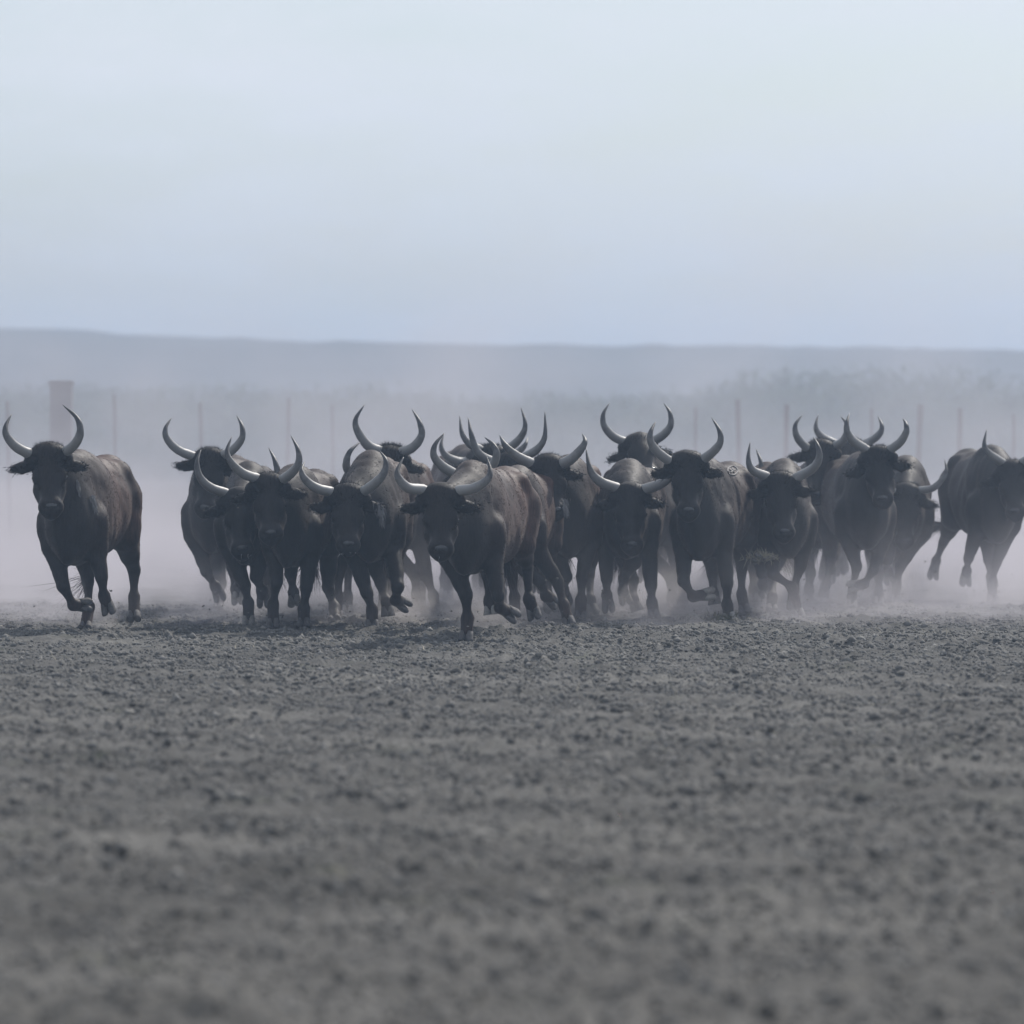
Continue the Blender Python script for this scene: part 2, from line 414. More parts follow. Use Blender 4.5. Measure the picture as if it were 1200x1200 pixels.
# ------------------------------------------------------------------ bull
GROUP = 'black bulls galloping in the herd'
def make_bull(i, s, label):
    r = np.random.default_rng(100 + i); D = s['D']
    cx, rx = s['chest'], s['rump']
    back = s['back']
    H = HC - (back - HY) * (D + 0.3) / F            # height of the back
    q = H / 1.21
    ch = P(cx, 600, D + 0.1); rp = P(rx, 600, D + 1.25)
    ax = np.array([rp[0] - ch[0], rp[1] - ch[1], 0]); ax /= np.linalg.norm(ax)     # points to the tail
    lat = np.array([ax[1], -ax[0], 0])                                             # viewer's right
    root = np.array([(ch[0] + rp[0]) / 2, (ch[1] + rp[1]) / 2, 0.0])
    c0 = np.array([ch[0], ch[1], 0]) - ax * 0.1 - root
    def B(u, l, z): return c0 + ax * u + lat * l + np.array([0, 0, z * q])
    wd = s.get('w', 1.0)
    poll = P(s['poll'][0], s['poll'][1], D + s.get('pd', -0.5)) - root
    muz = P(s['muz'][0], s['muz'][1], D + s.get('md', -0.68)) - root
    L = s.get('legs', {})
    lo = np.array([-1.1, -1.9, -0.03]); hi = np.array([1.1, 1.75, 2.0])
    legs = {}
    for nm, sg, hind in (('FL', -1, 0), ('FR', 1, 0), ('HL', -1, 1), ('HR', 1, 1)):
        if nm in L:
            pts = [P(x, y, D + d) - root for x, y, d in L[nm][0]]
            g = L[nm][1]
            if g:
                pts[-1][2] = 0.0
        else:
            v = r.integers(0, 3)
            if not hind:
                pts = [[B(-.04, sg * .15, .36), B(-.02, sg * .15, .15), B(-.05, sg * .15, 0)],
                       [B(-.24, sg * .13, .40), B(-.06, sg * .12, .30), B(.03, sg * .11, .22)],
                       [B(.12, sg * .14, .36), B(.22, sg * .14, .17), B(.20, sg * .14, .06)]][v]
            else:
                pts = [[B(1.36, sg * .16, .42), B(1.2, sg * .16, .15), B(1.13, sg * .16, 0)],
                       [B(1.45, sg * .15, .52), B(1.6, sg * .15, .30), B(1.68, sg * .15, .20)],
                       [B(.95, sg * .14, .42), B(.75, sg * .14, .16), B(.66, sg * .14, 0.0)]][v]
            g = v == 0
        legs[nm] = (sg, hind, pts, g)
    allp = np.array([p for l in legs.values() for p in l[2]] + [poll, muz])
    lo = np.minimum(allp.min(0) - 0.32, np.array([B(0, -.4, 0).min() - .0, 0, -0.03])); hi = np.maximum(allp.max(0) + 0.32, [0, 0, 1.5])
    tb = np.array([B(-.4, -.42, 0), B(-.4, .42, 0), B(1.75, -.42, 1.5), B(1.75, .42, 1.5)])
    lo = np.minimum(lo, tb.min(0)); hi = np.maximum(hi, tb.max(0)); lo[2] = -0.03
    fd = Field(lo, hi, 0.015 if D < 44.5 else 0.019)
    kx = 0.52 * wd
    # trunk
    fd.prim(B(.0, 0, .80), B(.30, 0, .84), .335 * q, .355 * q, .05, kx, lat)
    fd.prim(B(-.14, 0, .75), B(.1, 0, .69), .21 * q, .20 * q, .07, .72 * wd, lat)
    fd.prim(B(.30, 0, .84), B(.85, 0, .83), .350 * q, .325 * q, .05, .62 * wd, lat)
    fd.prim(B(.85, 0, .86), B(1.22, 0, .92), .30 * q, .255 * q, .07, .74 * wd, lat)
    fd.prim(B(.10, 0, 1.06), B(.35, 0, 1.05), .14 * q, .13 * q, .09, .8, lat)
    fd.prim(B(1.15, 0, 1.05), B(1.40, 0, 1.0), .13 * q, .09 * q, .09, 1, lat)
    for sg in (-1, 1):
        fd.prim(B(.22, sg * .08 * wd, 1.0), B(-.02, sg * .125 * wd, .70), .11 * q, .115 * q, .05)
        fd.prim(B(1.02, sg * .13 * wd, 1.07), B(1.06, sg * .13 * wd, .97), .085 * q, .11 * q, .06)
    # neck
    nk = poll * 0.8 + muz * 0.2 + ax * 0.10
    fd.prim(B(.12, 0, .98), nk, .235 * q, .145, .08, .68, lat)
    fd.prim(B(-.05, 0, .80), muz * 0.35 + poll * 0.65 + ax * 0.17, .22 * q, .105, .09, .6, lat)
    fd.prim(B(-.22, 0, .56), muz * .55 + poll * .45 + ax * 0.22, .085, .05, .10, .55, lat)   # dewlap
    # legs
    hooves = []
    for nm, (sg, hind, pts, g) in legs.items():
        k_, f_, t_ = pts
        d = t_ - f_; dl = np.linalg.norm(d); d = d / dl
        hoof0 = t_ - d * min(0.075, dl * .7)
        if not hind:
            el = B(.03, sg * .145 * wd, .60)
            fd.prim(B(-.02, sg * .13 * wd, .76), el, .115 * q, .09 * q, .05)
            fd.prim(el, k_ + (el - k_) * .25, .082 * q, .051, .03)
            fd.prim(k_ + (el - k_) * .3, k_, .052, .045, .022)
        else:
            hp = B(1.14, sg * .10 * wd, .90); st = B(.98, sg * .15 * wd, .64)
            st = st * .7 + (hp + (k_ - hp) * .5) * .3
            fd.prim(hp, st, .165 * q, .11 * q, .05)
            fd.prim(B(1.3, sg * .11, .85), st * .4 + k_ * .6, .12 * q, .055, .06)
            fd.prim(st, k_, .095 * q, .042, .035)
        fd.prim(k_, k_ * .65 + f_ * .35, .045, .031, .02)
        fd.prim(k_, f_, .032, .030, .02)
        fd.prim(f_, f_ * .99 + t_ * .01, .043, .043, .02)
        fd.prim(f_, hoof0, .040, .044, .02)
        hooves.append((f_, hoof0, t_, d, g))
    # head
    f = muz - poll; HL = np.linalg.norm(f); f /= HL
    roll = s.get('roll', 0.0); yaw = s.get('yaw', 0.0)
    l = np.array([math.cos(yaw) * math.cos(roll), math.sin(yaw), -math.sin(roll)])
    l -= (l @ f) * f; l /= np.linalg.norm(l)
    n = np.cross(l, f)
    if n[1] > 0: n = -n
    def H_(a, b, c): return poll + f * a + l * b + n * c
    fd.prim(H_(-.01, 0, -.02), H_(.15, 0, -.02), .112, .106, .04)
    fd.prim(H_(-.02, -.06, -.01), H_(-.02, .06, -.01), .075, .075, .04)
    fd.prim(H_(.12, 0, -.02), H_(HL - .02, 0, .0), .100, .058, .03, .92, l)
    fd.prim(H_(HL - .015, -.026, .005), H_(HL - .015, .026, .005), .064, .064, .03)
    fd.prim(H_(HL + .02, 0, -.03), H_(HL * .6, 0, -.10), .045, .07, .035)
    for sg in (-1, 1):
        fd.prim(H_(.20, sg * .05, -.09), H_(.30, sg * .028, -.075), .066, .050, .04)
        fd.prim(H_(.135, sg * .088, .025), H_(.165, sg * .092, .015), .028, .026, .03)   # brow
        fd.prim(H_(.0, sg * .07, -.01), H_(-.005, sg * .125, -.01), .055, .045, .03)       # horn boss
        e = s.get('ear', (-0.012, -0.035))
        e0 = H_(.05, sg * .10, -.03); e1 = H_(.045 + e[0], sg * .180, -.03 + e[1]); e2 = H_(.035 + e[0], sg * .240, -.03 + e[1] * 2)
        if s.get('noear') == sg: continue
        fd.prim(e0, e1, .026, .046, .02, .6, n); fd.prim(e1, e2, .046, .028, .015, .6, n)
        fd.prim(H_(HL + .018, sg * .034, .058), H_(HL + .008, sg * .05, .05), .014, .014, .012, sub=True)
    fd.prim(H_(HL + .035, -.06, .02), H_(HL + .035, .06, .02), .007, .007, .012, sub=True)      # mouth
    # tail core in the same skin
    tl = s.get('tail', None)
    t0 = B(1.43, 0, 1.02)
    if tl: tp = [P(x, y, D + d) - root for x, y, d in tl]
    else: tp = [B(1.62, r.uniform(-.1, .1), .85), B(1.66, r.uniform(-.15, .15), .55)]
    tpath = catmull([t0] + tp, 12)
    for a, b in zip(tpath[:-1], tpath[1:]):
        if (a > lo + .05).all() and (a < hi - .05).all(): fd.prim(a, b, .024, .021, .01)
    V, Fq = surface_nets(fd.v, fd.org, fd.h)
    # light relaxation and muscle relief
    nv = len(V)
    for _ in range(2):
        acc = np.zeros((nv, 3)); ct = np.zeros(nv)
        for a, b in ((0, 1), (1, 2), (2, 3), (3, 0)):
            np.add.at(acc, Fq[:, a], V[Fq[:, b]]); np.add.at(ct, Fq[:, a], 1)
            np.add.at(acc, Fq[:, b], V[Fq[:, a]]); np.add.at(ct, Fq[:, b], 1)
        V = V * .5 + .5 * acc / ct[:, None]
    fn = np.cross(V[Fq[:, 2]] - V[Fq[:, 0]], V[Fq[:, 3]] - V[Fq[:, 1]])
    VN = np.zeros((nv, 3))
    for a in range(4): np.add.at(VN, Fq[:, a], fn)
    VN /= np.linalg.norm(VN, axis=1)[:, None] + 1e-9
    u_ = (V - c0) @ ax; z_ = V[:, 2] / q
    torso = np.clip((z_ - .35) / .25, 0, 1) * np.clip((u_ + .35) / .3, 0, 1)
    rel = fbm(V[:, 0] * 1.2 + V[:, 1] * .4, V[:, 2] + V[:, 1] * .8, 500 + i, 3, 1.7)
    fold = np.sin(u_ * 60 + 6 * V[:, 2]) * np.exp(-((u_ + .05) / .22) ** 2)      # skin folds on the neck
    ribs = np.sin(u_ * 52 + z_ * 5) * np.exp(-((u_ - .55) / .22) ** 2) * np.exp(-((z_ - .85) / .16) ** 2)
    V = V + VN * ((.0070 * rel + .0012 * ribs + .0012 * fold) * torso + .0018 * rel * (1 - torso))[:, None]
    br0 = s.get('brown', .35)
    def brown_at(p):
        u = (p - c0) @ ax; z = p[:, 2] / q
        m = np.clip((u + .25) / .8, 0, 1) * np.clip((z - .45) / .3, 0, 1)
        lg = np.clip((.32 - z) / .2, 0, 1) * .35
        nz = .62 + .22 * fbm(p[:, 0] + p[:, 1] * .6, p[:, 2] * .8 + p[:, 1] * .3, 900 + i, 3, 1.7)
        return np.clip(br0 * (m * nz * 1.2 + .08 + lg), 0, 1)
    eb = empty('bull', tuple(root))
    tag(eb, label, 'bull', GROUP)
    meshobj('body', V, Fq, M['hide'], eb, attrs={'brown': brown_at(V)})
    # coat: short hairs lying back along the body
    area = .5 * np.linalg.norm(fn, axis=1)
    nh = int((60000 if D < 43.5 else 24000) * s.get('fur', 1))
    pk = r.choice(len(Fq), nh, p=area / area.sum())
    bc = r.dirichlet((1, 1, 1, 1), nh)
    rt = np.einsum('nk,nkj->nj', bc, V[Fq[pk]]); hn = VN[Fq[pk, 0]]
    flow = ax * .7 + np.array([0, 0, -.6]) + r.normal(0, .2, (nh, 3))
    flow -= (flow * hn).sum(1)[:, None] * hn; flow /= np.linalg.norm(flow, axis=1)[:, None] + 1e-9
    dr = flow * .85 + hn * r.uniform(.04, .17, nh)[:, None]; dr /= np.linalg.norm(dr, axis=1)[:, None]
    ln = r.uniform(.010, .026, nh) * np.where(rt[:, 2] < .45, .55, 1)
    hd = np.linalg.norm(rt - poll, axis=1) < .25
    ln = np.where(hd, ln * 1.2, np.where(np.linalg.norm(rt - muz, axis=1) < .16, ln * .35, ln))
    bv = brown_at(rt) * 1.15
    HVt, HQ, HT = blades(rt - hn * .002, dr, ln, np.full(nh, .0015), r)
    meshobj('coat', HVt, [HQ, HT], M['hair'], eb, smooth=False, attrs={'brown': np.clip(np.repeat(bv + r.uniform(0, .12, nh), 5), 0, 1)})
    # shaggy forelock between the horns, ear hair
    nf = int(3000 * s.get('lock', 1))
    a = r.uniform(-.10, .15, nf); b = r.normal(0, .05, nf).clip(-.1, .1)
    rt = np.array([H_(x - .0, y, 0) for x, y in zip(a, b)])
    up = -f
    cdir = rt - H_(.03, 0, -.03)[None]
    cdir /= np.linalg.norm(cdir, axis=1)[:, None]
    rt = H_(.02, 0, -.02) + cdir * (.10 + .02 * np.abs(b[:, None]) / .1)
    low = np.clip(a / .1, 0, 1)[:, None]; rt = rt + f[None] * low * .05
    dr = cdir * .8 + up * (.5 - 1.0 * low) + r.normal(0, .28, (nf, 3)); dr /= np.linalg.norm(dr, axis=1)[:, None]
    v1, q1, t1 = blades(rt, dr, r.uniform(.015, .05, nf) * s.get('locklen', 1), np.full(nf, .002), r, bend=n[None] * .5 + r.normal(0, .3, (nf, 3)))
    meshobj('forelock', v1, [q1, t1], M['hair'], eb, smooth=False, attrs={'brown': np.zeros(len(v1))})
    for sg in (-1, 1):
        if s.get('noear') == sg: continue
        m_ = 700; tt = r.uniform(0, 1, m_)
        e = s.get('ear', (-0.012, -0.035))
        e0 = H_(.045, sg * .13, -.03); e2 = H_(.035 + e[0], sg * .245, -.03 + e[1] * 2)
        rt = e0 + (e2 - e0) * tt[:, None] + r.normal(0, .016, (m_, 3))
        dr = f[None] * .3 + l[None] * sg * .6 + r.normal(0, .4, (m_, 3)); dr /= np.linalg.norm(dr, axis=1)[:, None]
        v1, q1, t1 = blades(rt, dr, r.uniform(.012, .03, m_), np.full(m_, .0026), r)
        meshobj('ear_hair', v1, [q1, t1], M['hair'], eb, smooth=False, attrs={'brown': np.full(len(v1), .03)})
        ev, eq, et = uvsphere(H_(.155, sg * .104, .012), .019, 9)
        meshobj('eye', ev, [eq, et], M['eye'], eb)
    # damp nose pad
    a_ = np.linspace(-.038, .038, 9)
    path = np.array([H_(HL + .0 - 2.2 * x * x, x, .052 - 5 * x * x) for x in a_])
    nv_, nq, nt_ = tube(path, .024 * np.sqrt(np.clip(1 - (a_ / .046) ** 2, .05, 1)), 10)
    meshobj('nose', nv_, [nq, nt_], M['nose'], eb)
    # horns
    hr = s.get('hr', .041) * .92
    for key, sg in (('hl', -1), ('hrn', 1)):
        pts = s[key]
        bd = -0.02
        m_ = len(pts); w3 = []
        for k, (x, y) in enumerate(pts):
            tt = k / (m_ - 1)
            dep = D + s.get('pd', -.5) + (.06 * 0 - .16 * math.sin(math.pi * min(tt * .9, 1)) * 1.0 + s.get('tipd', .0) * tt)
            w3.append(P(x, y, dep) - root)
        base = poll + (w3[0] - poll) * .45
        path = catmull([base] + w3, 30)
        sgm = np.linspace(0, 1, 30)
        rad = hr * (1 + .035 * np.sin(sgm * 95 + i) * np.clip(1 - sgm * 2.2, 0, 1) + .02 * r.normal(size=30)) * np.interp(sgm, [0, .2, .45, .75, .93, 1], [1.06, 1.0, .86, .52, .2, .05])
        hv, hq, ht = tube(path, rad, 14)
        al = np.concatenate([np.repeat(sgm, 14), [0, 1]])
        meshobj('horn', hv, [hq, ht], M['horn'], eb, attrs={'along': al})
    # hooves: two claws each
    for f_, h0, t_, d, g in hooves:
        fw = -ax if not g else -ax
        fw = fw - (fw @ d) * d
        if np.linalg.norm(fw) < .2: fw = np.array([0, 0, -1.]) - (-d[2]) * d
        fw /= np.linalg.norm(fw); sd_ = np.cross(fw, d)
        VV, QQ, TT, o = [], [], [], 0
        end = t_ if not g else np.array([t_[0], t_[1], .004])
        start = h0
        dd = end - start
        for sg in (-1, 1):
            rings = []
            for tt, ra, rf in ((0, .034, -.006), (.35, .038, .0), (.75, .041, .010), (1, .042, .018)):
                c = start + dd * tt + sd_ * sg * (.021 + .006 * tt) + fw * rf
                rings.append((c, ra))
            ns = 10; aa = np.linspace(0, 2 * np.pi, ns, endpoint=False)
            v = []
            for c, ra in rings:
                for x in aa:
                    v.append(c + sd_ * math.cos(x) * ra * .62 + fw * math.sin(x) * ra * (1.3 if math.sin(x) > 0 else 1.0))
            v.append(rings[0][0]); v.append(rings[-1][0])
            v = np.array(v); j = np.arange(ns); j2 = (j + 1) % ns
            for k in range(3): QQ.append(np.stack([k * ns + j, k * ns + j2, (k + 1) * ns + j2, (k + 1) * ns + j], -1) + o)
            TT.append(np.stack([np.full(ns, 4 * ns), j2, j], -1) + o); TT.append(np.stack([np.full(ns, 4 * ns + 1), 3 * ns + j, 3 * ns + j2], -1) + o)
            VV.append(v); o += len(v)
        V_ = np.vstack(VV); 
        if g: V_[:, 2] = np.maximum(V_[:, 2], .002)
        meshobj('hoof', V_, [np.vstack(QQ), np.vstack(TT)], M['palehoof'] if r.uniform() < .4 else M['hoof'], eb)
    # tail tuft
    m_ = s.get('tuftn', 420); dt = tpath[-1] - tpath[-3]; dt /= np.linalg.norm(dt)
    if s.get('tuftdir') is not None: dt = np.array(s['tuftdir'], float)
    rt = tpath[-1] - dt * r.uniform(0, .1, m_)[:, None] + r.normal(0, .008, (m_, 3))
    dr = dt[None] + r.normal(0, .16, (m_, 3)); dr /= np.linalg.norm(dr, axis=1)[:, None]
    v1, q1, t1 = blades(rt, dr, r.uniform(.12, .34, m_), np.full(m_, .0032), r, bend=r.normal(0, s.get('tuftb', .35), (m_, 3)) + np.array([0, 0, -.4]))
    meshobj('tail_tuft', v1, [q1, t1], M['hair'], eb, smooth=False, attrs={'brown': np.full(len(v1), .15)})
    # flecks of foam on the lips
    if s.get('foam'):
        m_ = 9; rt = np.array([H_(HL + .045 + r.uniform(-.01, .01), r.uniform(-.07, .07), r.uniform(-.02, .04)) for _ in range(m_)])
        dr = np.tile([0, 0, -1.], (m_, 1)) + r.normal(0, .35, (m_, 3)); dr /= np.linalg.norm(dr, axis=1)[:, None]
        v1, q1, t1 = blades(rt, dr, r.uniform(.01, .04, m_), np.full(m_, .0022), r)
        meshobj('foam', v1, [q1, t1], M['foam'], eb, smooth=False)
    if s.get('streak'):
        from mathutils.bvhtree import BVHTree
        bs = BVHTree.FromPolygons([tuple(x) for x in V], [tuple(int(y) for y in x) for x in Fq])
        rr, dd2 = [], []
        for (x0, y0, x1, y1, wpx) in s['streak']:
            for _ in range(260):
                tt = r.uniform(0, 1); px_ = x0 + (x1 - x0) * tt + r.normal(0, wpx * (1 - .5 * tt)); py_ = y0 + (y1 - y0) * tt
                o_ = Vector(tuple(np.array([0, 0, HC]) - root)); d_ = Vector(tuple(P(px_, py_, D) - np.array([0, 0, HC]))).normalized()
                h = bs.ray_cast(o_, d_)
                if h[0] is None: continue
                rr.append(np.array(h[0] + h[1] * .008)); dd2.append(np.array([r.normal(0, .15), 0, -1.0]) + np.array(h[1]) * .25)
        if rr:
            rr = np.array(rr); dd2 = np.array(dd2); dd2 /= np.linalg.norm(dd2, axis=1)[:, None]
            v1, q1, t1 = blades(rr, dd2, r.uniform(.02, .06, len(rr)), np.full(len(rr), .0022), r)
            meshobj('pale_hair', v1, [q1, t1], M['palehair'], eb, smooth=False)
    if s.get('brand'):
        bx_, by_ = s['brand']
        # ring and star laid on the hide: cast from the camera side onto the mesh
        from mathutils.bvhtree import BVHTree
        bv_ = BVHTree.FromPolygons([tuple(x) for x in V], [tuple(int(y) for y in x) for x in Fq])
        def hit(px, py):
            o_ = Vector(tuple(np.array([0, 0, HC]) - root)); dd_ = Vector(tuple(P(px, py, D) - np.array([0, 0, HC]))).normalized()
            h = bv_.ray_cast(o_, dd_); return None if h[0] is None else np.array(h[0] + h[1] * .004)
        k_ = 0
        strokes = [[(bx_ + 6 * math.cos(x), by_ + 5 * math.sin(x)) for x in np.linspace(0, 6.283, 20)]]
        for x in np.arange(5) * 6.283 / 5 - 1.57:
            strokes.append([(bx_ + 0.3 * math.cos(x), by_ + 0.3 * math.sin(x)), (bx_ + 3.6 * math.cos(x), by_ + 3.0 * math.sin(x))])
        VV, QQ, TT, o = [], [], [], 0
        for st in strokes:
            pp = [hit(*p) for p in st]; pp = [p for p in pp if p is not None]
            if len(pp) < 2: continue
            v, qq, tt_ = tube(np.array(pp), np.full(len(pp), .006), 6)
            VV.append(v); QQ.append(qq + o); TT.append(tt_ + o); o += len(v)
        if VV: meshobj('brand_mark', np.vstack(VV), [np.vstack(QQ), np.vstack(TT)], M['brand'], eb)
    return eb

